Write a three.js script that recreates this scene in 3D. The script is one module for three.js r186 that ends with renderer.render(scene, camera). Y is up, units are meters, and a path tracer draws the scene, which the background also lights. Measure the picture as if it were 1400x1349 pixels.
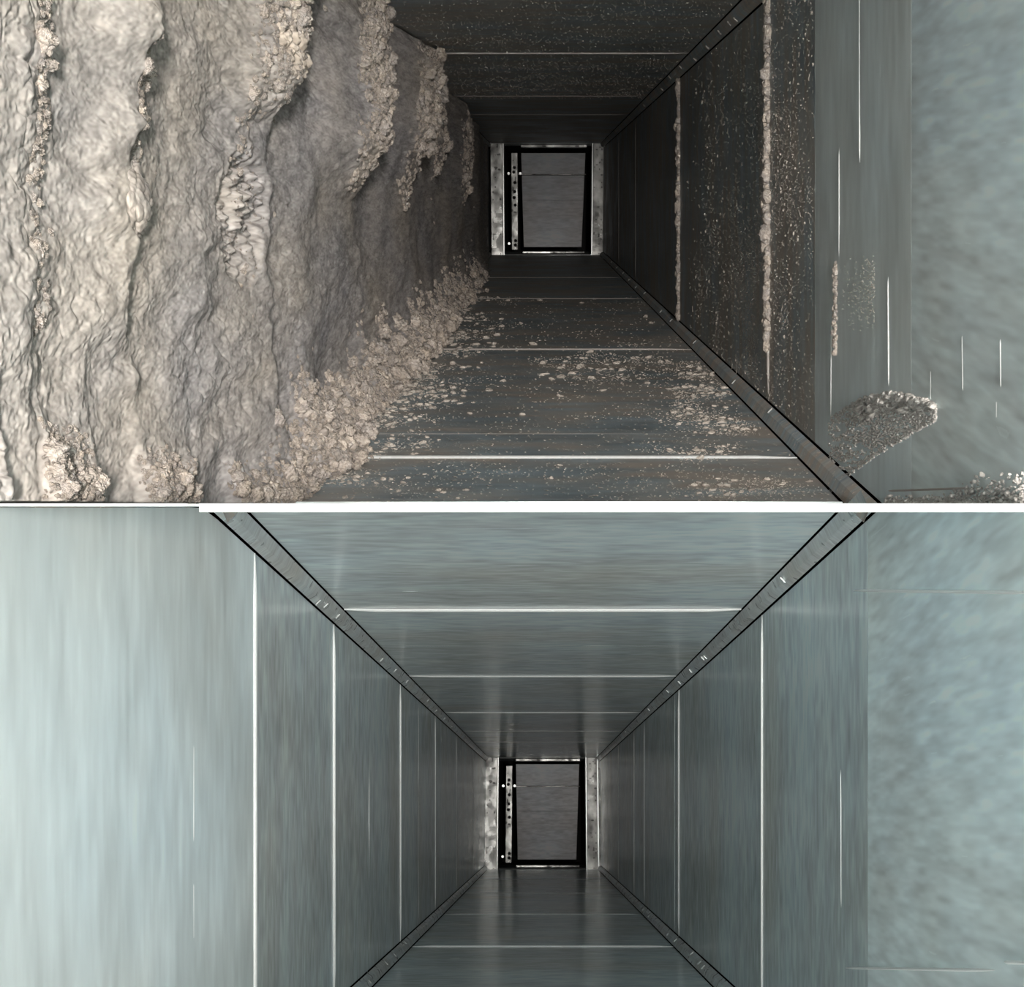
import * as THREE from 'three';
import { mergeGeometries } from 'three/addons/utils/BufferGeometryUtils.js';
import { RectAreaLightUniformsLib } from 'three/addons/lights/RectAreaLightUniformsLib.js';
import { RoundedBoxGeometry } from 'three/addons/geometries/RoundedBoxGeometry.js';

// ------------------------------------------------------------------ camera, lights, exposure
// A square sheet-metal duct forks into an upper (clogged) and a lower (cleaned) branch; the camera stands in the trunk before the fork.
const scene = new THREE.Scene();
scene.background = new THREE.Color(0x000000);
const F = 1500;                                                   // focal length in pixels of the 1400 x 1349 frame
const camera = new THREE.PerspectiveCamera(THREE.MathUtils.radToDeg(2 * Math.atan(674.5 / F)), 1400 / 1349, 0.05, 40);
camera.position.set(0, 0, 0);
camera.lookAt(0, 0, -1);
camera.setViewOffset(1400, 1349, -44, -19.5, 1400, 1349);        // lens shift
camera.updateProjectionMatrix();
scene.add(camera);
const renderer = new THREE.WebGLRenderer({ antialias: true });
renderer.toneMapping = THREE.LinearToneMapping;
renderer.toneMappingExposure = 1.0;
renderer.shadowMap.enabled = true;
RectAreaLightUniformsLib.init();
const LAMP = { pos: [0.32, -0.03, 1.5], aim: [0.05, -1.3, -1.0], w: 0.11, h: 0.5, power: 860, color: 0xfff8f0 };

// ------------------------------------------------------------------ helpers
const HW = 0.4, HH = 0.388, END = 7.64;                           // half width, half height, length of a branch
const DUCT = {
  upper: { sx: 2 / F, sy: (694 - 273) / F },
  lower: { sx: -2 / F, sy: (694 - 1111) / F },
};
const RIDGE = HH / DUCT.upper.sy;                                 // distance at which the two branches part
const P = (b, lx, ly, d) => { const q = DUCT[b], e = Math.max(d, 0); return [lx + q.sx * e, ly + q.sy * e, -d]; };   // the trunk behind the camera is level
let seed = 12345;
const rnd = () => { seed = (seed + 0x6d2b79f5) | 0; let t = Math.imul(seed ^ (seed >>> 15), 1 | seed); t = (t + Math.imul(t ^ (t >>> 7), 61 | t)) ^ t; return ((t ^ (t >>> 14)) >>> 0) / 4294967296; };
const reseed = (n) => { seed = n | 0; };
const rr = (a, b) => a + (b - a) * rnd();
const clamp = (x, a = 0, b = 1) => Math.min(b, Math.max(a, x));
const sstep = (a, b, x) => { const t = clamp((x - a) / (b - a)); return t * t * (3 - 2 * t); };
const lerp = (a, b, t) => a + (b - a) * t;
const hash = (x, y, s = 0) => { let h = Math.imul(x, 374761393) ^ Math.imul(y, 668265263) ^ Math.imul(s, 2147483647 - 1013); h = Math.imul(h ^ (h >>> 13), 1274126177); h ^= h >>> 16; h = Math.imul(h, 2246822519); return ((h ^ (h >>> 15)) >>> 0) / 4294967296; };
function vnoise(x, y, s = 0, px = 0, py = 0) {                    // value noise 0..1, periodic if px, py given
  const xi = Math.floor(x), yi = Math.floor(y), fx = x - xi, fy = y - yi;
  const m = (v, p) => (p ? ((v % p) + p) % p : v);
  const x0 = m(xi, px), x1 = m(xi + 1, px), y0 = m(yi, py), y1 = m(yi + 1, py);
  const u = fx * fx * (3 - 2 * fx), v = fy * fy * (3 - 2 * fy);
  return lerp(lerp(hash(x0, y0, s), hash(x1, y0, s), u), lerp(hash(x0, y1, s), hash(x1, y1, s), u), v);
}
function fbm(x, y, s, oct, px = 0, py = 0) {
  let a = 0.5, t = 0, n = 0;
  for (let i = 0; i < oct; i++) { t += a * vnoise(x, y, s + i * 17, px, py); n += a; x *= 2; y *= 2; px *= 2; py *= 2; a *= 0.5; }
  return t / n;
}
function worley(x, y, s) {                                        // [F1, F2, id]
  const xi = Math.floor(x), yi = Math.floor(y); let a = 9, b = 9, id = 0;
  for (let j = -1; j <= 1; j++) for (let i = -1; i <= 1; i++) {
    const cx = xi + i, cy = yi + j, dx = cx + hash(cx, cy, s) - x, dy = cy + hash(cx, cy, s + 7) - y, q = dx * dx + dy * dy;
    if (q < a) { b = a; a = q; id = hash(cx, cy, s + 13); } else if (q < b) b = q;
  }
  return [Math.sqrt(a), Math.sqrt(b), id];
}
const used = {};
function numbered(name) { const n = used[name] = (used[name] ?? -1) + 1; return n ? `${name}_${String(n).padStart(3, '0')}` : name; }
function shadows(m) { m.castShadow = m.receiveShadow = true; return m; }
function part(name, geo, mat, parent) { const m = shadows(new THREE.Mesh(geo, mat)); m.name = name; parent.add(m); return m; }
function group(name) { const g = new THREE.Group(); g.name = numbered(name); scene.add(g); return g; }
function structure(name) { const g = group(name); g.userData.kind = 'structure'; return g; }
function thing(name, label, category, grp) { const g = group(name); g.userData = { label, category }; if (grp) g.userData.group = grp; return g; }
function stuff(name, mesh, label, category) { mesh.name = numbered(name); mesh.userData = { kind: 'stuff', label, category }; scene.add(shadows(mesh)); return mesh; }

function tex(w, h, fn, srgb = false) {
  const data = new Uint8Array(w * h * 4);
  for (let y = 0; y < h; y++) for (let x = 0; x < w; x++) {
    const c = fn(x / w, y / h, x, y), k = (y * w + x) * 4;
    if (typeof c === 'number') data[k] = data[k + 1] = data[k + 2] = clamp(c) * 255;
    else { data[k] = clamp(c[0]) * 255; data[k + 1] = clamp(c[1]) * 255; data[k + 2] = clamp(c[2]) * 255; }
    data[k + 3] = 255;
  }
  const t = new THREE.DataTexture(data, w, h);
  t.wrapS = t.wrapT = THREE.RepeatWrapping; t.magFilter = THREE.LinearFilter; t.minFilter = THREE.LinearMipmapLinearFilter; t.generateMipmaps = true;
  if (srgb) t.colorSpace = THREE.SRGBColorSpace;
  t.needsUpdate = true;
  return t;
}

// ------------------------------------------------------------------ materials
// Rolled zinc: grain runs along v (across the duct). One tile is one metre.
function grain(u, v) { return 0.34 * fbm(u * 90, v * 16, 3, 3, 90, 16) + 0.33 * fbm(u * 30, v * 9, 31, 3, 30, 9) + 0.33 * fbm(u * 7, v * 5, 57, 4, 7, 5); }
const zincMap = tex(1024, 1024, (u, v) => {
  const g = grain(u, v) - 0.5, blot = fbm(u * 5, v * 3, 91, 4, 5, 3) - 0.5;
  const sc = vnoise(u * 170, v * 12, 77, 170, 12) > 0.95 ? 0.05 : 0;
  const c = 0.915 + 0.34 * g + 0.2 * blot + 0.16 * (fbm(u * 120, v * 30, 103, 2, 120, 30) - 0.5) + sc;
  return [c * (1 - 0.10 * blot - 0.05 * g), c, c * (1 + 0.08 * blot)];
}, true);
const softMap = tex(1024, 1024, (u, v) => {
  const g = grain(u, v) - 0.5, blot = fbm(u * 4, v * 3, 97, 4, 4, 3) - 0.5, fine = fbm(u * 60, v * 14, 101, 2, 60, 14) - 0.5;
  const c = 0.90 + 0.28 * g + 0.12 * blot + 0.05 * fine;
  return [c * (1 - 0.06 * blot), c, c * (1 + 0.05 * blot)];
}, true);
const zincRough = tex(1024, 1024, (u, v) => 0.75 + 0.30 * (grain(u, v) - 0.5) + 0.25 * (fbm(u * 7, v * 4, 191, 3, 7, 4) - 0.5));
const zincBump = tex(1024, 1024, (u, v) => grain(u, v));
// Dirty zinc: brown-grey film in grainy streaks and small dust flecks over dark metal.
function film(u, v) { return clamp(0.52 + 3.4 * (0.45 * fbm(u * 7, v * 3, 211, 4, 7, 3) + 0.55 * fbm(u * 34, v * 9, 233, 4, 34, 9) - 0.5)); }
function fleck(u, v) { const m = fbm(u * 6, v * 6, 301, 3, 6, 6); const n = vnoise(u * 340, v * 260, 311, 340, 260) * 0.65 + vnoise(u * 150, v * 120, 317, 150, 120) * 0.35; return sstep(0.78 - 0.25 * (m - 0.4), 0.88, n); }
const dirtMap = tex(1024, 1024, (u, v) => {
  const g = grain(u, v), f = film(u, v), k = fleck(u, v), m = 0.66 + 0.5 * (g - 0.5);
  const c = [lerp(m * 0.91, 0.70, f * 0.8), lerp(m * 1.0, 0.65, f * 0.8), lerp(m * 1.05, 0.60, f * 0.8)];
  return [lerp(c[0], 0.85, k), lerp(c[1], 0.80, k), lerp(c[2], 0.75, k)];
}, true);
const dirtRough = tex(1024, 1024, (u, v) => 0.55 + 0.32 * film(u, v) + 0.2 * (grain(u, v) - 0.5) + 0.3 * fleck(u, v));
const dirtBump = tex(1024, 1024, (u, v) => 0.35 * grain(u, v) + 0.2 * film(u, v) + 0.45 * fleck(u, v));
const dustBump = tex(1024, 1024, (u, v) => 0.4 * fbm(u * 60, v * 60, 401, 4, 60, 60) + 0.4 * vnoise(u * 256, v * 256, 409, 256, 256) + 0.2 * (1 - Math.abs(2 * fbm(u * 96, v * 96, 419, 2, 96, 96) - 1)));
const dustMap = tex(1024, 1024, (u, v) => {
  const a = fbm(u * 10, v * 10, 431, 4, 10, 10) - 0.5, b = vnoise(u * 300, v * 300, 433, 300, 300) - 0.5, c = fbm(u * 90, v * 90, 439, 2, 90, 90) - 0.5;
  const k = 0.87 + 0.18 * a + 0.18 * b + 0.28 * c;
  return [k * (1 + 0.03 * a), k, k * (1 - 0.06 * a)];
}, true);
const blotMap = tex(512, 512, (u, v) => 0.55 + 0.9 * (fbm(u * 14, v * 9, 631, 4, 14, 9) - 0.35) - (vnoise(u * 60, v * 60, 641, 60, 60) > 0.86 ? 0.3 : 0), true);
const spangle = tex(512, 512, (u, v) => { const w = worley(u * 26, v * 26, 611); return 0.7 + 0.3 * w[2] - 0.3 * fbm(u * 40, v * 40, 617, 2, 40, 40); });

const std = (o) => new THREE.MeshStandardMaterial(o);
const M = {
  zinc: std({ color: new THREE.Color().setRGB(0.715, 0.79, 0.80), map: zincMap, roughnessMap: zincRough, roughness: 0.32, bumpMap: zincBump, bumpScale: 0.0003, metalness: 0.32 }),
  zincNear: std({ color: new THREE.Color().setRGB(0.715, 0.79, 0.80), map: softMap, roughnessMap: zincRough, roughness: 0.75, bumpMap: zincBump, bumpScale: 0.0006, metalness: 0.15 }),
  zincStreaked: std({ color: new THREE.Color().setRGB(0.715, 0.79, 0.80), map: zincMap, roughnessMap: zincRough, roughness: 0.75, bumpMap: zincBump, bumpScale: 0.0006, metalness: 0.15 }),
  dirty: std({ color: new THREE.Color().setRGB(0.86, 0.86, 0.86), map: dirtMap, roughnessMap: dirtRough, roughness: 0.75, bumpMap: dirtBump, bumpScale: 0.0015, metalness: 0.3 }),
  seam: std({ color: new THREE.Color().setRGB(0.93, 0.95, 0.95), roughness: 0.3, metalness: 0.45 }),
  seamDull: std({ color: new THREE.Color().setRGB(0.42, 0.39, 0.37), roughness: 0.6, metalness: 0.3 }),
  trim: std({ color: new THREE.Color().setRGB(0.66, 0.70, 0.70), roughness: 0.5, metalness: 0.4, map: zincMap, roughnessMap: spangle }),
  trimDirty: std({ color: new THREE.Color().setRGB(0.95, 0.93, 0.91), map: dirtMap, roughness: 0.7, metalness: 0.3 }),
  lug: std({ color: new THREE.Color().setRGB(0.36, 0.38, 0.38), roughness: 0.5, metalness: 0.5 }),
  blotched: std({ color: new THREE.Color().setRGB(0.45, 0.45, 0.44), roughness: 0.55, metalness: 0.7, map: blotMap, roughnessMap: spangle }),
  frame: std({ map: blotMap, color: new THREE.Color().setRGB(0.60, 0.60, 0.59), roughness: 0.55, metalness: 0.75, roughnessMap: spangle }),
  plate: std({ color: new THREE.Color().setRGB(0.58, 0.58, 0.595), map: zincMap, roughness: 0.6, metalness: 0.55 }),
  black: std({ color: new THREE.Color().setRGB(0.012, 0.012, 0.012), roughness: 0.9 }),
  white: std({ color: new THREE.Color().setRGB(0.93, 0.93, 0.93), roughness: 0.5 }),
  dust: std({ color: new THREE.Color().setRGB(0.50, 0.463, 0.43), map: dustMap, bumpMap: dustBump, bumpScale: 0.0022, roughness: 1, vertexColors: true, side: THREE.DoubleSide }),
  lump: std({ color: new THREE.Color().setRGB(0.505, 0.467, 0.432), map: dustMap, bumpMap: dustBump, bumpScale: 0.002, roughness: 1, vertexColors: true }),
  crumbTinted: std({ color: new THREE.Color().setRGB(0.46, 0.44, 0.42), roughness: 1 }),
  crumb: std({ color: new THREE.Color().setRGB(0.40, 0.365, 0.335), roughness: 1 }),
};

// ------------------------------------------------------------------ duct shell
// face: which side of a branch; t runs across it from -1 to 1
const FACES = {
  left: (b, t, d, o) => P(b, -HW + o, t * HH, d), right: (b, t, d, o) => P(b, HW - o, t * HH, d),
  floor: (b, t, d, o) => P(b, t * HW, -HH + o, d), ceiling: (b, t, d, o) => P(b, t * HW, HH - o, d),
};
// lower limit of t on the side walls before the fork (both branches share the wall there; the divider's plane y = 0 splits it)
function limits(b, face, d) {
  if (face === 'floor' || face === 'ceiling') return [-0.9445, 0.9445];
  const cut = -DUCT[b].sy * Math.max(d, 0) / HH;
  return b === 'upper' ? [Math.max(-0.929, cut), 0.929] : [-0.929, Math.min(0.929, cut)];
}
// A sheet between two distances: slightly buckled inner face, flat back, closed edges.
function sheet(b, face, d0, d1, { nu = 26, nv = 26, wave = 0.0014, thick = 0.004, axial = false, s = 1 } = {}) {
  const pos = [], uv = [], idx = [], flip = face === 'right' || face === 'ceiling';
  for (let side = 0; side < 2; side++) for (let i = 0; i <= nu; i++) for (let j = 0; j <= nv; j++) {
    const d = lerp(d0, d1, i / nu), [a, c] = limits(b, face, d), t = lerp(a, c, j / nv), e = Math.min(1, Math.min(i, nu - i, j, nv - j) / 9);
    const w = side ? -thick : e * wave * (2 * fbm(d * 4.3 + s * 7, t * 3.1, 700 + s, 3) - 1);
    pos.push(...FACES[face](b, t, d, w));
    uv.push(...(axial ? [t * 0.4 + s * 0.37, d + s * 0.13] : [d + s * 0.37, t * 0.4 + s * 0.21]));
  }
  const N = (nu + 1) * (nv + 1), id = (k, i, j) => k * N + i * (nv + 1) + j;
  const quad = (p, q, r, t, f) => { f ? idx.push(p, q, r, p, r, t) : idx.push(p, r, q, p, t, r); };
  for (let i = 0; i < nu; i++) for (let j = 0; j < nv; j++) for (let k = 0; k < 2; k++) quad(id(k, i, j), id(k, i + 1, j), id(k, i + 1, j + 1), id(k, i, j + 1), (k === 0) !== flip);
  const own = (v) => { pos.push(pos[v * 3], pos[v * 3 + 1], pos[v * 3 + 2]); uv.push(uv[v * 2], uv[v * 2 + 1]); return pos.length / 3 - 1; };
  const rim = (list, f) => { const a = list.map((v) => own(v)), c = list.map((v) => own(v + N)); for (let i = 0; i + 1 < list.length; i++) quad(a[i], c[i], c[i + 1], a[i + 1], f !== flip); };
  const along = (j) => Array.from({ length: nu + 1 }, (_, i) => id(0, i, j)), across = (i) => Array.from({ length: nv + 1 }, (_, j) => id(0, i, j));
  rim(along(0), true); rim(along(nv), false); rim(across(0), false); rim(across(nu), true);
  const g = new THREE.BufferGeometry();
  g.setAttribute('position', new THREE.Float32BufferAttribute(pos, 3)); g.setAttribute('uv', new THREE.Float32BufferAttribute(uv, 2)); g.setIndex(idx); g.computeVertexNormals();
  return g;
}
// A raised half-round bead on a face between two points given as [t, d].
function bead(b, face, [t0, d0], [t1, d1], wide, high, n = 24, jitter = 0) {
  const K = 6, pos = [], idx = [], uv = [];
  const A = new THREE.Vector3(...FACES[face](b, t0, d0, 0)), B = new THREE.Vector3(...FACES[face](b, t1, d1, 0));
  const nrm = new THREE.Vector3(...FACES[face](b, t0, d0, 1)).sub(A).normalize(), run = B.clone().sub(A).normalize(), side = nrm.clone().cross(run).normalize();
  for (let i = 0; i <= n; i++) {
    const p = A.clone().lerp(B, i / n), taper = Math.min(1, 0.45 + Math.min(i, n - i) * 0.3);
    for (let k = 0; k <= K; k++) {
      const a = Math.PI * k / K, w = wide * taper * (1 + jitter * (hash(i, 3, 5) - 0.5)), h = high * taper * (1 + jitter * (hash(i, 4, 9) - 0.5));
      const q = p.clone().addScaledVector(side, Math.cos(a) * w / 2).addScaledVector(nrm, Math.sin(a) * h - 0.0012);
      pos.push(q.x, q.y, q.z); uv.push(i / n, k / K);
    }
  }
  const C = K + 1;
  for (let i = 0; i < n; i++) for (let k = 0; k < K; k++) { const a = i * C + k; idx.push(a, a + C, a + 1, a + 1, a + C, a + C + 1); }
  const c0 = 0, c1 = n * C;
  for (let k = 1; k < K; k++) { idx.push(c0, c0 + k, c0 + k + 1); idx.push(c1, c1 + k + 1, c1 + k); }
  const g = new THREE.BufferGeometry();
  g.setAttribute('position', new THREE.Float32BufferAttribute(pos, 3)); g.setAttribute('uv', new THREE.Float32BufferAttribute(uv, 2)); g.setIndex(idx); g.computeVertexNormals();
  return g;
}
// t limits of a bead at distance d, kept off the corner trims
const inner = (b, f, d) => limits(b, f, d);
function side(b, face, name, breaks, seams, mats, beads = []) {
  const g = structure(name);
  for (let i = 0; i + 1 < breaks.length; i++) {
    const [m, axial] = mats(breaks[i], i);
    part('sheet_panel', sheet(b, face, breaks[i] + (i ? 0.0006 : 0), breaks[i + 1] - 0.0006, { s: i + name.length, axial }), m, g);
  }
  for (const [d, wide, high, m] of seams) { const [a, c] = inner(b, face, d); part('seam_strip', bead(b, face, [a, d], [c, d], wide, high), m, g); }
  for (const [p, q, wide, high, m] of beads) part('bead', bead(b, face, p, q, wide, high), m, g);
  return g;
}
// pixel on a side wall of a branch -> [t, d]
const onRight = (b, px, py) => { const d = HW * F / (px - 744 - DUCT[b].sx * F), vy = 694 - DUCT[b].sy * F; return [(vy - py) * d / F / HH, d]; };
const onLeft = (b, px, py) => { const d = -HW * F / (px - 744 - DUCT[b].sx * F), vy = 694 - DUCT[b].sy * F; return [(vy - py) * d / F / HH, d]; };
const BACK = -2.0;
const S = M.seam, SD = M.seamDull;

side('lower', 'left', 'wall_lower_left', [BACK, 0, 1.523, 2.1, 3.08, 4.08, 5.6, END + 0.6],
  [[1.523, 0.011, 0.005, S], [2.1, 0.008, 0.005, S], [2.53, 0.003, 0.0015, S], [3.08, 0.008, 0.005, S], [3.53, 0.004, 0.002, S], [4.08, 0.007, 0.004, S], [5.08, 0.006, 0.003, S], [6.3, 0.006, 0.003, S]],
  (d) => [d < 1.5 ? M.zincNear : M.zinc, false],
  [[onLeft('lower', 265, 1012), onLeft('lower', 265, 1155), 0.0026, 0.0016, S], [onLeft('lower', 265, 1205), onLeft('lower', 265, 1287), 0.0024, 0.0015, S], [onLeft('lower', 490, 1022), onLeft('lower', 496, 1130), 0.005, 0.0008, M.zinc], [onLeft('lower', 497, 1140), onLeft('lower', 503, 1330), 0.006, 0.0008, M.zinc]]);
side('lower', 'right', 'wall_lower_right', [BACK, 0, 1.35, 2.0, 3.22, 4.32, 5.8, END + 0.6],
  [[2.0, 0.007, 0.004, S], [3.22, 0.009, 0.005, S], [3.32, 0.004, 0.003, S], [4.32, 0.005, 0.003, S], [4.8, 0.005, 0.003, S], [5.8, 0.006, 0.003, S]],
  (d) => [d < 1.3 ? M.zincStreaked : M.zinc, d < 1.3 && d >= 0],
  [[onRight('lower', 1205, 940), onRight('lower', 1205, 1104), 0.0018, 0.0012, S], [onRight('lower', 1149, 1047), onRight('lower', 1150, 1248), 0.0026, 0.0016, S],
    [onRight('lower', 1165, 807), onRight('lower', 1420, 810), 0.004, 0.0024, S], [onRight('lower', 1154, 1323), onRight('lower', 1360, 1326), 0.0036, 0.0022, S], [onRight('lower', 1372, 1315), onRight('lower', 1430, 1317), 0.0036, 0.0022, S]]);
side('lower', 'floor', 'floor_lower', [BACK, 0, 1.6, 3.18, 4.2, 5.3, END + 0.6],
  [[3.18, 0.013, 0.005, S], [4.2, 0.006, 0.003, S], [5.3, 0.006, 0.003, S], [6.4, 0.006, 0.003, S]], () => [M.zinc, false]);
side('lower', 'ceiling', 'ceiling_lower', [RIDGE, 2.09, 3.11, 4.24, 5.6, END + 0.6],
  [[1.5, 0.005, 0.0008, M.zinc], [2.09, 0.013, 0.007, S], [2.55, 0.003, 0.0012, S], [3.11, 0.012, 0.005, S], [4.24, 0.007, 0.004, S], [5.2, 0.005, 0.003, S], [6.0, 0.006, 0.003, S]], () => [M.zinc, false]);

side('upper', 'left', 'wall_upper_left', [BACK, 0, 1.6, 2.2, 3.0, 4.1, 5.4, END + 0.6], [], () => [M.dirty, false]);
side('upper', 'right', 'wall_upper_right', [BACK, 0, 1.2, 1.63, 1.967, 3.28, 4.88, 6.0, END + 0.6],
  [[1.967, 0.008, 0.005, SD], [3.28, 0.010, 0.006, SD], [4.88, 0.007, 0.003, SD], [6.0, 0.006, 0.003, SD]],
  (d) => [d < 1.1 ? M.zincStreaked : d < 1.6 ? M.zincNear : M.dirty, d < 1.1 && d >= 0],
  [[onRight('upper', 1175, -20), onRight('upper', 1175, 222), 0.0036, 0.0022, S], [onRight('upper', 1147, 200), onRight('upper', 1147, 356), 0.0034, 0.002, S], [onRight('upper', 1137, 440), onRight('upper', 1136, 572), 0.0042, 0.0024, S],
    [onRight('upper', 1214, 378), onRight('upper', 1215, 532), 0.0036, 0.0022, S], [onRight('upper', 1272, 505), onRight('upper', 1272, 548), 0.0024, 0.0015, S], [onRight('upper', 1315, 455), onRight('upper', 1316, 537), 0.0032, 0.00159, S],
    [onRight('upper', 1367, 462), onRight('upper', 1368, 532), 0.0032, 0.00159, S], [onRight('upper', 1362, 548), onRight('upper', 1362, 572), 0.0022, 0.0015, S], [onRight('upper', 1212, 671), onRight('upper', 1330, 667), 0.003, 0.002, SD]]);
side('upper', 'floor', 'floor_upper', [RIDGE, 1.65, 2.84, 4.3, 5.47, END + 0.6],
  [[1.65, 0.011, 0.005, S], [1.82, 0.003, 0.0015, SD], [2.84, 0.008, 0.005, SD], [4.3, 0.008, 0.004, SD], [5.47, 0.006, 0.003, SD]], () => [M.dirty, false]);
side('upper', 'ceiling', 'ceiling_upper', [BACK, 0, 1.7, 2.9, 4.1, 5.0, END + 0.6],
  [[2.9, 0.008, 0.005, SD], [4.1, 0.008, 0.004, SD], [5.0, 0.006, 0.003, SD]], () => [M.dirty, false]);
{ // closing sheet behind the lamp
  const g = structure('wall_back'), m = part('sheet_panel', new RoundedBoxGeometry(2 * HW + 0.02, 2 * HH + 0.02, 0.012, 1, 0.002), M.zinc, g); m.position.z = 2.0;
}
// ------------------------------------------------------------------ corner trims: folded strip across each corner, standing off the sheets, with lugs
function trim(b, sx, sy, d0, mat, lugMat, lugs) {
  const g = structure(`trim_${(trim.n = (trim.n ?? 0) + 1)}`);
  const a = [sx * (HW - 0.0045), sy * HH * 0.9315], c = [sx * HW * 0.945, sy * (HH - 0.0045)], n = [-sx * 0.7071, -sy * 0.7071], th = 0.0025;
  const prof = [a, [lerp(a[0], c[0], 0.45), lerp(a[1], c[1], 0.45)].map((v, i) => v + n[i] * 0.004), c];
  const full = [...prof, ...prof.slice().reverse().map(([x, y]) => [x - n[0] * th, y - n[1] * th])];
  const pos = [], idx = [], nd = 40, K = full.length;
  for (let i = 0; i <= nd; i++) for (const [x, y] of full) pos.push(...P(b, x, y, lerp(d0, END, i / nd)));
  for (let i = 0; i < nd; i++) for (let k = 0; k < K; k++) { const p = i * K + k, q = i * K + (k + 1) % K; idx.push(p, p + K, q, q, p + K, q + K); }
  const bg = new THREE.BufferGeometry(); bg.setAttribute('position', new THREE.Float32BufferAttribute(pos, 3)); bg.setIndex(idx);
  const flat = bg.toNonIndexed(); flat.computeVertexNormals(); flat.setAttribute('uv', new THREE.Float32BufferAttribute(new Float32Array(flat.attributes.position.count * 2).map((_, i) => flat.attributes.position.array[(i >> 1) * 3 + (i % 2 ? 1 : 2)] * 2), 2));
  part('angle_strip', flat, mat, g);
  const box = new RoundedBoxGeometry(0.012, 0.003, 0.006, 1, 0.0012), turn = Math.atan2(n[1], n[0]) - Math.PI / 2;
  for (const [d, f] of lugs) { if (rnd() < 0.45) continue; const m = part('lug', box, lugMat, g), x = lerp(a[0], c[0], f), y = lerp(a[1], c[1], f); m.position.set(...P(b, x + n[0] * 0.004, y + n[1] * 0.004, d)); m.rotation.z = turn; }
}
const lugRow = (list, k) => { reseed(k); const o = []; for (const d of list) o.push([d, 0.45]); for (let d = 1.75; d < 6.5; d *= 1.085) o.push([d, rr(0.25, 0.7)]); return o; };
trim('lower', -1, 1, 1.31, M.trim, M.lug, lugRow([1.74, 1.84, 1.95, 2.09, 2.6, 3.11], 1));
trim('lower', 1, 1, 1.31, M.trim, M.trim, lugRow([2.09, 2.6, 3.11], 2));
trim('lower', -1, -1, 0.3, M.trim, M.lug, lugRow([2.7, 3.18, 4.2], 3));
trim('lower', 1, -1, 0.3, M.trim, M.trim, lugRow([2.7, 3.18, 4.2], 4));
trim('upper', -1, 1, 0.3, M.trimDirty, M.trimDirty, lugRow([2.1], 5));
trim('upper', 1, 1, 0.3, M.trimDirty, SD, lugRow([2.3, 2.55, 2.9], 6));
trim('upper', 1, -1, 1.31, M.trimDirty, M.trimDirty, lugRow([2.84], 7));
trim('upper', -1, -1, 1.31, M.trimDirty, M.trimDirty, lugRow([2.84], 8));

// ------------------------------------------------------------------ divider between the two branches
{
  const t = thing('divider', 'white edged dividing shelf between the dusty upper duct and the clean lower duct', 'divider');
  const z0 = 0.75, u = z0 / F;
  const add = (name, x0, x1, y0, y1, za, zb, m) => { const g = part(name, new RoundedBoxGeometry(x1 - x0, y1 - y0, zb - za, 1, Math.min(0.0006, (y1 - y0) / 5)), m, t); g.position.set((x0 + x1) / 2, (y0 + y1) / 2, -(za + zb) / 2); return g; };
  add('edge_strip', (272 - 744) * u, HW - 0.001, -6 * u, 6 * u, z0, z0 + 0.02, M.white).userData.label = 'thick white front edge';
  add('thin_edge_strip', -HW + 0.001, (256 - 744) * u, 2 * u, 6 * u, z0, z0 + 0.02, M.white).userData.label = 'thin white front edge at the left';
  add('deck', (272 - 744) * u, HW - 0.001, -5.6 * u, 5.6 * u, z0 + 0.02, RIDGE + 0.02, M.zincNear);
  add('thin_deck', -HW + 0.001, (272 - 744) * u - 0.001, 2 * u, 5.6 * u, z0 + 0.02, RIDGE + 0.02, M.zincNear);
}
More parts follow.
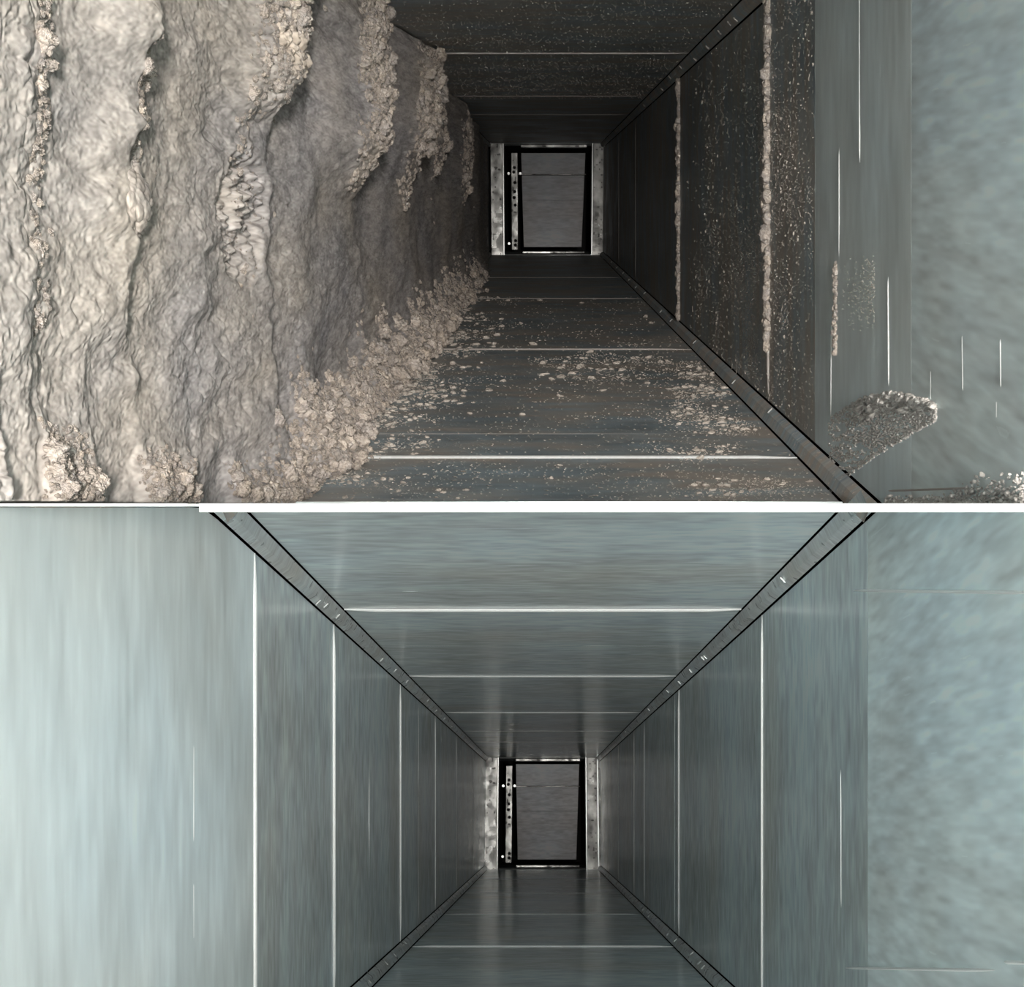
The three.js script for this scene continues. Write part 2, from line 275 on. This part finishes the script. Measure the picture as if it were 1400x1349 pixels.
// ------------------------------------------------------------------ end frames
function endFrame(b, label, mf, mp, vx, vy, tip, lean) {
  const t = thing('end_frame', label, 'frame');
  const u = END / F, ang = Math.atan(DUCT[b].sy);
  t.position.set(...P(b, (vx - 744 - DUCT[b].sx * F) * u, 0, END)); t.rotation.x = ang + tip;
  const box = (n, x0, x1, y0, y1, z0, z1, m, r = 0.003) => { const geo = new RoundedBoxGeometry((x1 - x0) * u, (y1 - y0) * u, z1 - z0, 2, Math.min(r, (x1 - x0) * u / 3, (y1 - y0) * u / 3, (z1 - z0) / 3)), ap = geo.attributes.position, au = geo.attributes.uv;
    for (let i = 0; i < ap.count; i++) au.setXY(i, ap.getX(i) + 0.37 * x0 / 10, ap.getY(i) + ap.getZ(i) + 0.21 * y0 / 10);
    const g = part(n, geo, m, t); g.position.set((x0 + x1) / 2 * u, (y0 + y1) / 2 * u, -(z0 + z1) / 2); return g; };
  // pixel offsets from the centre of the frame; y up
  box('flange', -79, -62.5, -79, 79, 0, 0.02, mf); box('flange', 60.5, 79, -79, 79, 0, 0.02, M.blotched).rotation.y = 0.05;
  box('flange', -62, 60, 75, 84, 0, 0.02, mf); box('flange', -62, 60, -84, -74, 0, 0.02, mf);
  box('lip', -62.5, -60.5, -76, 76, -0.014, 0.15, S); box('lip', 58.8, 60.4, -76, 76, -0.014, 0.15, S);
  box('lip', -61, 59, 73, 75, -0.014, 0.15, S); box('lip', -61, 59, -75, -73, -0.014, 0.15, S);
  box('outer_lip', 74.6, 76.4, -78, 76, -0.02, 0, S);
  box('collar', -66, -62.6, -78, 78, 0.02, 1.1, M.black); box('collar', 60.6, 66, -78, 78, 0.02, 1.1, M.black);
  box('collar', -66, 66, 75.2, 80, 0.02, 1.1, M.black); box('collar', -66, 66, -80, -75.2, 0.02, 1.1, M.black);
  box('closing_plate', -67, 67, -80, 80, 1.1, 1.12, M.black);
  box('rail', -38, 52, 69, 72.5, 0.04, 0.08, mf); box('rail', -36, 50, -71.5, -68.5, 0.04, 0.08, mf);
  const strut = box('strut', -51.5, -42.5, -66.5, 63.5, 0.12, 0.16, mf);
  reseed(77);
  for (const y of [44, 38, 24, 12, 4, -6, -54, -60]) { const h = part('bolt', new THREE.CylinderGeometry(0.010, 0.012, 0.012, 8), M.black, strut); h.rotation.x = Math.PI / 2; h.position.set(rr(-0.006, 0.006), (y + 1.5) * u, 0.024); }
  for (const [x, y] of [[-55, 36], [-55, -58], [-39, 36]]) { const h = part('bolt', new THREE.CylinderGeometry(0.009, 0.011, 0.02, 8), S, t); h.rotation.x = Math.PI / 2; h.position.set(x * u, y * u, -0.11); }
  // hanging plate: two sheets, narrower towards the foot, leaning away
  const slab = (n, y0, y1, z0, z1) => {
    const w = (y) => { const k = (66 - y) / 130; return [lerp(-38, -34.5, k), lerp(51.5, 46.5, k)]; };
    const s = new THREE.Shape(), [a, c] = w(y1), [e, f] = w(y0);
    s.moveTo(a * u, y1 * u); s.lineTo(c * u, y1 * u); s.lineTo(f * u, y0 * u); s.lineTo(e * u, y0 * u); s.closePath();
    const g = new THREE.ExtrudeGeometry(s, { depth: 0.006, bevelEnabled: true, bevelSize: 0.002, bevelThickness: 0.002, bevelSegments: 1 });
    const q = g.attributes.uv; for (let i = 0; i < q.count; i++) q.setXY(i, q.getY(i), q.getX(i));
    const m = part(n, g, mp, t); m.position.z = -z0; m.rotation.x = lean; return m;
  };
  slab('plate', 36, 66, 0.24); slab('plate', 2, 35.4, 0.246); slab('plate', -63, 1.4, 0.246);
  const bar = box('tie_rod', -44, 52, 34.8, 36.2, 0.16, 0.17, M.blotched); bar.name = 'tie_rod';
  return t;
}
endFrame('upper', 'metal frame with hanging plate at the dark end of the dusty upper duct', M.frame, M.plate, 750, 268, -0.05, -0.13);
endFrame('lower', 'shiny metal frame with perforated strut and hanging plate at end of clean lower duct', M.frame, M.plate, 742, 1112, 0.012, 0.012);

// ------------------------------------------------------------------ work lamp behind the camera
{
  const t = thing('work_lamp', 'flat white work lamp standing in the duct behind the viewpoint', 'lamp');
  t.position.set(...LAMP.pos); t.lookAt(...LAMP.aim);                         // +z of the group looks down the duct
  part('housing', new RoundedBoxGeometry(LAMP.w + 0.04, LAMP.h + 0.04, 0.05, 2, 0.01), M.black, t).position.z = -0.03;
  part('lamp_lens', new RoundedBoxGeometry(LAMP.w, LAMP.h, 0.008, 2, 0.003), std({ color: 0xffffff, emissive: LAMP.color, emissiveIntensity: 3, roughness: 0.5 }), t);
  const l = new THREE.RectAreaLight(LAMP.color, LAMP.power, LAMP.w, LAMP.h);
  l.position.copy(new THREE.Vector3(0, 0, 0.012).applyQuaternion(t.quaternion)).add(t.position);
  l.lookAt(...LAMP.aim);
  l.name = 'lamp_light'; scene.add(l);
}
// ------------------------------------------------------------------ dust on the left wall of the upper duct
const hash3 = (x, y, z, s) => hash(x + Math.imul(z, 7919), y - Math.imul(z, 104729), s);
function vn3(x, y, z, s) {
  const xi = Math.floor(x), yi = Math.floor(y), zi = Math.floor(z), f = (t) => t * t * (3 - 2 * t), u = f(x - xi), v = f(y - yi), w = f(z - zi);
  const k = (a, b, c) => hash3(xi + a, yi + b, zi + c, s);
  return lerp(lerp(lerp(k(0, 0, 0), k(1, 0, 0), u), lerp(k(0, 1, 0), k(1, 1, 0), u), v), lerp(lerp(k(0, 0, 1), k(1, 0, 1), u), lerp(k(0, 1, 1), k(1, 1, 1), u), v), w);
}
function worley3(x, y, z, s) {
  const xi = Math.floor(x), yi = Math.floor(y), zi = Math.floor(z); let a = 9, b = 9, id = 0;
  for (let i = -1; i <= 1; i++) for (let j = -1; j <= 1; j++) for (let k = -1; k <= 1; k++) {
    const X = xi + i, Y = yi + j, Z = zi + k, dx = X + hash3(X, Y, Z, s) - x, dy = Y + hash3(X, Y, Z, s + 1) - y, dz = Z + hash3(X, Y, Z, s + 2) - z, q = dx * dx + dy * dy + dz * dz;
    if (q < a) { b = a; a = q; id = hash3(X, Y, Z, s + 3); } else if (q < b) b = q;
  }
  return [Math.sqrt(a), Math.sqrt(b), id];
}
// an irregular crumbly lump of radius about 1
function lumpGeo(detail, s, knob = 1, freq = 1) {
  const g = new THREE.IcosahedronGeometry(1, detail); g.deleteAttribute('normal'); g.deleteAttribute('uv');
  const p = g.attributes.position, map = new Map(), keep = [], idx = [];
  for (let i = 0; i < p.count; i++) { const k = [p.getX(i), p.getY(i), p.getZ(i)].map((v) => Math.round(v * 1e5)).join(); if (!map.has(k)) { map.set(k, keep.length); keep.push(i); } idx.push(map.get(k)); }
  const pos = [], uv = [], col = [];
  for (const i of keep) {
    const x = p.getX(i), y = p.getY(i), z = p.getZ(i), q = s * 3.7;
    const A = worley3(x * 1.6 * freq + q, y * 1.6 * freq, z * 1.6 * freq, 50 + s), B = worley3(x * 4.2 * freq, y * 4.2 * freq + q, z * 4.2 * freq, 70 + s);
    const low = vn3(x * 1.1 + q, y * 1.1, z * 1.1, 90 + s), fine = vn3(x * 12 * freq, y * 12 * freq, z * 12 * freq + q, 95 + s);
    const r = 0.62 + 0.55 * low + knob * (0.26 * (0.55 - A[0]) * (0.6 + 0.8 * A[2]) + 0.13 * (0.55 - B[0]) - 0.10 * (1 - sstep(0, 0.16, A[1] - A[0])) + (detail > 5 ? 0.07 * (fine - 0.5) : 0));
    pos.push(x * r, y * r, z * r); uv.push((x + z * 0.6) * 0.05 + s * 0.17, (y - z * 0.5) * 0.05);
    const w = vn3(x * 2, y * 2, z * 2 + q, 97); col.push(0.98 + 0.04 * w, 0.96, 0.98 - 0.08 * w);
  }
  const o = new THREE.BufferGeometry();
  o.setAttribute('position', new THREE.Float32BufferAttribute(pos, 3)); o.setAttribute('uv', new THREE.Float32BufferAttribute(uv, 2)); o.setAttribute('color', new THREE.Float32BufferAttribute(col, 3)); o.setIndex(idx); o.computeVertexNormals();
  return o;
}
// pixel column of the bare wall at a distance, and how clumpy the dust is there in the photograph's frame of the wall
const SPOTS = [ // [d, height fraction, half width in d, half height fraction, strength]
  [0.80, 0.20, 0.03, 0.5, 0.5], [0.98, 0.22, 0.03, 0.22, 0.8], [1.0, 0.55, 0.03, 0.2, 0.5], [1.36, 0.62, 0.10, 0.35, 1.0], [1.30, 0.15, 0.03, 0.2, 0.5],
  [2.02, 0.75, 0.16, 0.45, 1.2], [1.96, 0.25, 0.12, 0.22, 0.8], [2.80, 0.72, 0.20, 0.4, 1.2], [2.75, 0.12, 0.15, 0.25, 0.5], [3.6, 0.6, 0.2, 0.5, 0.8], [4.5, 0.4, 0.3, 0.5, 0.8],
];
function dustShape(d, ly) {                                                    // [thickness, lumpiness, hollow]
  const px = 746 - HW * F / d, py = 273 - ly * F / d, v = ly / HH;
  const floorY = Math.max(-HH, -DUCT.upper.sy * d + 0.003), above = ly - floorY;
  let t = 0.016 + 0.03 * fbm(d * 2.2, ly * 3, 801, 3), lump = 0.03;
  const wander = 0.35 * (fbm(ly * 6, 3.3, 811, 4) - 0.5);
  const ledge = (dk, rise, fall, amp, l = 0) => {
    const x = (d - dk) / dk - wander * 0.3 - 0.06 * (fbm(ly * 26, dk * 3, 821, 3) - 0.5);
    const g = x < 0 ? Math.exp(-x * x / (rise * rise)) : Math.exp(-x * x / (fall * fall));
    t += amp * g * (dk < 1.35 ? 0.1 + 0.85 * sstep(0.4, 0.62, fbm(ly * 11, dk * 13, 823, 3)) : 1); lump += l * g;
  };
  ledge(0.80, 0.05, 0.03, 0.012); ledge(0.98, 0.06, 0.02, 0.016 + 0.02 * sstep(0.02, 0.12, ly) * (1 - sstep(0.16, 0.22, ly))); ledge(1.19, 0.06, 0.035, 0.009); ledge(1.30, 0.05, 0.035, 0.006);
  ledge(1.43, 0.10, 0.02, 0.012 + 0.040 * sstep(0.09, 0.16, ly)); ledge(1.62, 0.07, 0.05, 0.010 * sstep(0.16, -0.02, ly));
  ledge(2.10, 0.17, 0.02, 0.006 + 0.058 * sstep(-0.02, 0.12, ly)); ledge(2.5, 0.07, 0.05, 0.008 * sstep(-0.3, 0, ly));
  ledge(2.90, 0.14, 0.025, 0.004 + 0.075 * sstep(0.0, 0.2, ly));
  ledge(3.7, 0.10, 0.03, 0.03 * sstep(0, 0.2, ly)); ledge(4.65, 0.10, 0.03, 0.012 + 0.035 * sstep(-0.1, 0.1, ly)); ledge(5.8, 0.1, 0.04, 0.03);
  for (const [a, b, w, h, k] of SPOTS) { const x = (d - a) / w, y = (v - b) / h; lump += k * sstep(1.2, 0.5, Math.hypot(x, y) + 0.7 * (fbm(d * 12, ly * 14, 805, 3) - 0.5)); }
  const far = sstep(1.2, 1.6, d), foot = Math.exp(-above / lerp(0.06, 0.10, far));
  const cols = lerp(sstep(-0.55, 0.1, Math.cos((px - 38) / 131 * 2 * Math.PI) + 0.8 * (fbm(px / 40, ly * 20, 815, 2) - 0.5)), 1, far);
  t += (lerp(0.013, 0.045, far) * foot * (0.4 + 1.1 * fbm(d * 5, ly * 5, 831, 2)) + 0.03 * far * Math.exp(-above / 0.03)) * cols;
  lump += cols * 1.2 * sstep(0.2, 0.6, foot + 0.5 * (fbm(d * 9, ly * 9, 833, 3) - 0.5));
  const hollow = sstep(1.05, 0.7, Math.hypot((px - 285) / 36, (py - 285) / 95) + 0.7 * (fbm(d * 18, ly * 18, 841, 3) - 0.5));
  t -= 0.022 * hollow;
  const fade = sstep(0.5, 0.72, d) * (1 - 0.75 * sstep(5.2, 7.2, d));
  return [Math.max(t * fade, 0.003), clamp(lump, 0, 1.2), hollow];
}
function dustPoint(d, ly) {
  const [t, lump, hollow] = dustShape(d, ly), q = 0.62 * Math.log(d), w = 0.4 * fbm(q * 20, ly * 20, 901, 2), far = clamp(d / 2.2, 0.75, 1.6);
  const B = worley(q * 40 + w, ly * 40 + w, 919), C = worley(q * 100, ly * 100, 929);
  const mid = (1 - B[0]) * (0.4 + 0.8 * B[2]), fine = (1 - C[0]) * (0.5 + C[2]), crack = 1 - sstep(0, 0.12, B[1] - B[0]);
  const soft = fbm(q * 8, ly * 7, 937, 4) - 0.5, fuzz = fbm(q * 140, ly * 140, 941, 2) - 0.5, patch = sstep(0.45, 0.65, fbm(q * 9, ly * 9, 943, 3));
  const h = (0.03 + 0.18 * patch + lump) * clamp(d / 1.4, 0.5, 1) * (0.009 * mid + 0.0045 * fine - 0.004 * crack) + 0.017 * soft + 0.009 * (fbm(q * 26, ly * 26, 939, 3) - 0.5) + 0.0020 * fuzz + hollow * (0.010 * mid + 0.010 * fine);
  return [Math.max(t + h, 0.005 + 0.002 * fine), lump, hollow];
}
{
  const root = group('dust_coating'); root.userData = { kind: 'stuff', label: 'thick grey lumpy dust caked over the left wall of the upper duct', category: 'dust' };
  const NU = 820, NV = 560, D0 = 0.56, D1 = END - 0.15, pos = [], col = [], uv = [], idx = [];
  for (let i = 0; i <= NU; i++) {
    const d = 1 / lerp(1 / D0, 1 / D1, i / NU), lo = Math.max(-HH + 0.002, -DUCT.upper.sy * d + 0.0035), hi = HH - 0.003;
    for (let j = 0; j <= NV; j++) {
      const ly = lerp(lo, hi, j / NV), [t, lump, hollow] = dustPoint(d, ly), edge = j === 0 || j === NV || i === 0 || i === NU ? 0 : 1;
      pos.push(...P('upper', -HW + 0.001 + t * edge, ly, d)); uv.push(0.9 * Math.log(d), ly * 1.4);
      const warm = clamp(0.3 + 3 * (fbm(d * 4, ly * 5, 951, 3) - 0.5), -0.5, 1);
      col.push(1 + 0.03 * warm, 1, 1.04 - 0.07 * warm);
    }
  }
  for (let i = 0; i < NU; i++) for (let j = 0; j < NV; j++) { const a = i * (NV + 1) + j; idx.push(a, a + NV + 1, a + 1, a + 1, a + NV + 1, a + NV + 2); }
  const g = new THREE.BufferGeometry();
  g.setAttribute('position', new THREE.Float32BufferAttribute(pos, 3)); g.setAttribute('uv', new THREE.Float32BufferAttribute(uv, 2)); g.setAttribute('color', new THREE.Float32BufferAttribute(col, 3)); g.setIndex(idx); g.computeVertexNormals();
  part('dust_layer', g, M.dust, root).userData.kind = 'stuff';
  // crumbs and lumps sitting in the layer
  reseed(4242);
  const sets = [[], [], [], [], [], []], o = new THREE.Object3D();
  const put = (k, p, r, sq = 1) => { o.position.set(...p); o.rotation.set(rr(0, 6.3), rr(0, 6.3), rr(0, 6.3)); o.scale.set(r * rr(0.8, 1.25), r * rr(0.7, 1.1) * sq, r * rr(0.8, 1.25)); o.updateMatrix(); sets[k].push([o.matrix.clone(), rr(0.84, 1.1), rr(0.96, 1.0)]); };
  for (let n = 0; n < 80000; n++) {
    const d = 1 / rr(1 / 0.8, 1 / 5.5), lo = Math.max(-HH, -DUCT.upper.sy * d + 0.004), ly = lerp(lo, HH - 0.01, rnd()), [t, lump, hollow] = dustPoint(d, ly);
    if (rnd() > Math.pow(Math.max(0, lump - 0.14), 1.3) * 0.95 + 0.0005 + 0.25 * hollow) continue;
    const big = rnd() < 0.05 * lump, r = (big ? rr(0.008, 0.015) : rr(0.0014, 0.006)) * clamp(d / 1.7, 0.65, 1.5) * (hollow > 0.4 ? 0.5 : 1);
    put(Math.floor(rnd() * 6), P('upper', -HW + t + r * rr(-0.35, 0.35), Math.max(ly, lo + r * 1.3), d), r);
  }
  sets.forEach((list, k) => {
    const im = new THREE.InstancedMesh(lumpGeo(6, 11 + k, 1.45, 1.35), M.lump, list.length), c = new THREE.Color();
    list.forEach(([m, b, w], i) => { im.setMatrixAt(i, m); im.setColorAt(i, c.setRGB(b, b * lerp(1, w, 0.4), b * w)); });
    im.name = 'dust_lump'; im.userData.kind = 'stuff'; root.add(shadows(im));
  });
}
// ------------------------------------------------------------------ single big clumps
function clump(label, cat, b, lx, px, py, d, [rx, ry, rz], s, detail = 34, grp) {
  const t = thing('dust_clump', label, cat, grp);
  const ly = (694 - DUCT[b].sy * F - py) * d / F;
  t.position.set(...P(b, lx, ly, d));
  const m = part('crust', lumpGeo(detail, s, s === 5 ? 0.45 : 0.9, 2.0), M.lump, t); m.scale.set(rx, ry, rz);
  return t;
}
clump('large cracked grey dust clump bulging highest and nearest on the left wall', 'dust', 'upper', -0.36, 0, 70, 1.38, [0.06, 0.075, 0.075], 1);
clump('crumbly pale dust clump hanging against the ceiling on the left wall', 'dust', 'upper', -0.365, 0, 40, 2.0, [0.075, 0.085, 0.11], 2);
clump('crumbly pale dust clump jutting out just below the one at the ceiling', 'dust', 'upper', -0.36, 0, 145, 2.04, [0.075, 0.085, 0.11], 3);
clump('rounded brownish dust clump in the upper left corner under the second ceiling seam', 'dust', 'upper', -0.33, 0, 115, 2.84, [0.085, 0.09, 0.13], 4);
clump('smooth tan dust clump beside the dark hollow on the near left wall', 'dust', 'upper', -0.375, 0, 275, 0.965, [0.022, 0.048, 0.05], 5);
clump('fluffy dust heap at the foot of the left wall beside the nearest floor seam', 'dust', 'upper', -0.345, 0, 615, 1.60, [0.05, 0.045, 0.06], 6);
clump('small dark dust clump deepest on the left wall near the ceiling', 'dust', 'upper', -0.355, 0, 185, 4.5, [0.07, 0.12, 0.15], 7, 20);
// ------------------------------------------------------------------ dust on the other faces of the upper duct
function scatter(name, label, n, geos, mat, place) {
  const root = group(name); root.userData = { kind: 'stuff', label, category: 'dust' };
  const sets = geos.map(() => []), o = new THREE.Object3D(), c = new THREE.Color();
  for (let i = 0; i < n; i++) { const q = place(); if (!q) continue; o.position.set(...q.p); o.rotation.set(...q.rot); o.scale.set(...q.s); o.updateMatrix(); sets[Math.floor(rnd() * geos.length)].push([o.matrix.clone(), rr(0.75, 1.15)]); }
  sets.forEach((list, k) => {
    const im = new THREE.InstancedMesh(geos[k], mat, list.length);
    list.forEach(([m, b], i) => { im.setMatrixAt(i, m); im.setColorAt(i, c.setRGB(b, b * 0.985, b * 0.96)); });
    im.name = 'dust_fleck'; im.userData.kind = 'stuff'; root.add(shadows(im));
  });
  return root;
}
const small = [0, 1, 2, 3].map((k) => lumpGeo(2, 31 + k)), rough = [0, 1, 2].map((k) => lumpGeo(5, 41 + k, 1.2));
const curl = [0, 1, 2].map((k) => { reseed(500 + k); const pts = []; for (let i = 0; i < 5; i++) pts.push(new THREE.Vector3(i - 2 + (i - 2) * 0.1 + rr(-0.2, 0.2), rr(-0.35, 0.35), rr(-0.1, 0.4))); const g = new THREE.TubeGeometry(new THREE.CatmullRomCurve3(pts), 6, 0.34, 4); return g; });
// right wall: bands of curled flecks between the seams
reseed(90210);
scatter('wall_flecks', 'pale curled dust flecks sticking to the dark right wall of the upper duct', 40000, [...small, ...curl], M.crumb, () => {
  const px = rr(935, 1112), py = rr(0, 640), [t, d] = onRight('upper', px, py); if (t < -0.922 || t > 0.922) return null;
  let k = 0.14 + 0.5 * sstep(0.45, 0.7, fbm(d * 7, t * 4, 1001, 3));
  if (px < 1050) k *= sstep(935, 985, px) * (0.5 + 1.1 * sstep(250, 360, py)) + 0.5 * sstep(1015, 1045, px); else k *= 1.5 * (0.35 + sstep(1108, 1060, px));
  if (rnd() > k) return null;
  const r = rr(0.0004, 0.0011) * d * 0.62 * (rnd() < 0.06 ? 2.2 : 1);
  return { p: P('upper', HW - r * 0.3, t * HH, d), rot: [rr(0, 6), Math.PI / 2 + rr(-0.4, 0.4), rr(0, 6)], s: [r, r * rr(0.7, 1.6), r * 0.7] };
});
scatter('bead_flecks', 'small patch of pale flecks beside the dust-crusted bead on the bare panel', 420, small, M.crumb, () => {
  const [t, d] = onRight('upper', 1150 + 46 * Math.sqrt(rnd()), 345 + 110 * (rnd() + rnd()) / 2), r = rr(0.0003, 0.0009);
  return { p: P('upper', HW - r * 0.3, t * HH, d), rot: [0, 0, rr(0, 6)], s: [r * 0.7, r, r] };
});
scatter('ceiling_flecks', 'fine pale dust flecks clinging to the ceiling of the upper duct', 9000, [...small, ...small, ...curl], M.crumb, () => {
  const d = rr(2.0, 4.2), x = rr(-0.36, 0.372); if (rnd() > 0.25 + 0.8 * sstep(0.42, 0.65, fbm(x * 7, d * 9, 1011, 3))) return null;
  const r = rr(0.0005, 0.0014) * d * 0.42; return { p: P('upper', x, HH - r * 0.3, d), rot: [rr(0, 6), rr(0, 6), rr(0, 6)], s: [r * 1.3, r * 0.7, r] };
});
// floor: crumbs thick at the left by the heap, in a loose drift at the right, thin in the middle
scatter('floor_crumbs', 'loose dust crumbs scattered over the floor of the upper duct', 80000, [...rough, ...rough, ...small, ...small], M.crumb, () => {
  const d = 1 / rr(1 / 1.40, 1 / 4.4), x = rr(-0.385, 0.372), m = fbm(x * 9, d * 9, 1021, 4);
  const px = 746 + x * F / d, py = 273 + HH * F / d;
  const left = sstep(0.02, -0.34, x + 0.25 * (m - 0.5)), drift = sstep(1.15, 0.4, Math.hypot((px - 945) / 62, (py - 562) / 62) + 2.6 * (m - 0.5)) + 0.6 * sstep(1.2, 0.5, Math.hypot((px - 830) / 90, (py - 512) / 26) + 2.6 * (m - 0.5)) + 0.7 * sstep(1.2, 0.5, Math.hypot((px - 1010) / 130, (py - 668) / 22) + 2.2 * (m - 0.5));
  const k = 0.015 + 0.08 * sstep(0.5, 0.68, m) + 0.8 * left * left * sstep(0.36, 0.6, m) + 0.55 * drift;
  if (rnd() > k) return null;
  const big = rnd() < 0.012 + 0.06 * drift + 0.08 * left, r = (big ? rr(0.0025, 0.0065) : rr(0.0005, 0.0016)) * clamp(d / 2, 0.7, 1.5);
  return { p: P('upper', x, -HH + r * 0.25, d), rot: [rr(-0.3, 0.3), rr(0, 6), rr(-0.3, 0.3)], s: [r * 1.35, r * 0.6, r] };
});
// ridges of dust along seams of the right wall
function ridge(label, b, d, t0, t1, wide, high, s) {
  const t = thing('dust_ridge', label, 'dust'); reseed(s);
  const parts = [], o = new THREE.Object3D();
  for (let a = t0; a < t1;) {
    const k = 0.45 + 0.9 * fbm(a * 9, s, 1031, 3), r = wide * 0.5 * k * rr(0.6, 1.1);
    const g = lumpGeo(4, 60 + (parts.length % 5)); o.position.set(...P(b, HW - high * 0.1, a * HH, d + rr(-0.5, 0.5) * wide * 0.8)); o.rotation.set(rr(0, 6), rr(0, 6), 0); o.scale.set(r, r * rr(0.9, 1.6), r); o.updateMatrix(); g.applyMatrix4(o.matrix); parts.push(g);
    a += r * rr(0.5, 1.0) / HH;
  }
  part('crust', mergeGeometries(parts), M.lump, t);
}
ridge('long lumpy ridge of tan dust along the nearer upright seam of the right wall', 'upper', 1.967, -0.68, 0.95, 0.024, 0.012, 11);
ridge('thin lumpy ridge of dust along the farther upright seam of the right wall', 'upper', 3.28, -0.9, 0.93, 0.026, 0.012, 12);
{ const [t0, d0] = onRight('upper', 1143, 482), [t1] = onRight('upper', 1143, 358); ridge('short crust of dust on a pale bead of the bare right wall panel', 'upper', d0, t0, t1, 0.012, 0.008, 13); }
{ // mound stuck low on the bare panel
  const t = thing('dust_mound', 'spreading grey dust mound stuck low on the bare right wall panel above the divider', 'dust'); reseed(140);
  const parts = [], o = new THREE.Object3D();
  for (let i = 0; i < 5200; i++) {
    const u = rnd(), v = rnd(), px = 1133 + 147 * u, top = 538 + 34 * Math.pow(Math.abs(u - 0.6) / 0.6, 2), bot = lerp(678, 575, Math.pow(u, 0.8)), py = lerp(top, bot, v);
    const [tt, d] = onRight('upper', px, py), m = fbm(px / 9, py / 4, 1041, 3), crest = sstep(0.42, 0.05, v + 0.5 * (m - 0.5)) * sstep(0.1, 0.4, u);
    if (crest < 0.4 && m < 0.40) continue;
    const r = crest > 0.4 ? (rnd() < 0.12 ? rr(0.003, 0.006) : rr(0.001, 0.003)) : rr(0.0007, 0.0021);
    const g = lumpGeo(crest > 0.4 && r > 0.003 ? 4 : 1, 80 + (i % 5)); o.position.set(...P('upper', HW - r * 0.2 - 0.006 * crest * rnd(), tt * HH, d)); o.rotation.set(rr(-0.4, 0.4), rr(-0.4, 0.4), 0); o.scale.set(r * 0.8, r * 0.75, r * 2.4); o.updateMatrix(); g.applyMatrix4(o.matrix); parts.push(g);
  }
  part('crust', mergeGeometries(parts), M.crumbTinted, t);
}
{ // drift at the right end of the divider
  const t = thing('dust_drift', 'low drift of reddish grey dust lying at the right end of the divider', 'dust'); reseed(150);
  const parts = [], o = new THREE.Object3D();
  for (let i = 0; i < 1100; i++) {
    const px = rr(1210, 1420), u = (px - 1210) / 210, top = lerp(676, 640, sstep(0.3, 0.75, u)), py = lerp(690, top, rnd() * rnd());
    const [tt, d] = onRight('upper', px, py), r = rnd() < 0.1 ? rr(0.0016, 0.0032) : rr(0.0006, 0.0016);
    const g = lumpGeo(2, 86 + (i % 5)); o.position.set(...P('upper', HW - r * 0.4 - 0.012 * rnd() * u, tt * HH, d)); o.rotation.set(rr(0, 6), rr(0, 6), 0); o.scale.set(r, r * 0.8, r * 1.2); o.updateMatrix(); g.applyMatrix4(o.matrix); parts.push(g);
  }
  part('crust', mergeGeometries(parts), M.crumbTinted, t);
}
scene.traverse((o) => { if (o.isMesh) { o.castShadow = true; o.receiveShadow = true; } });
renderer.render(scene, camera);
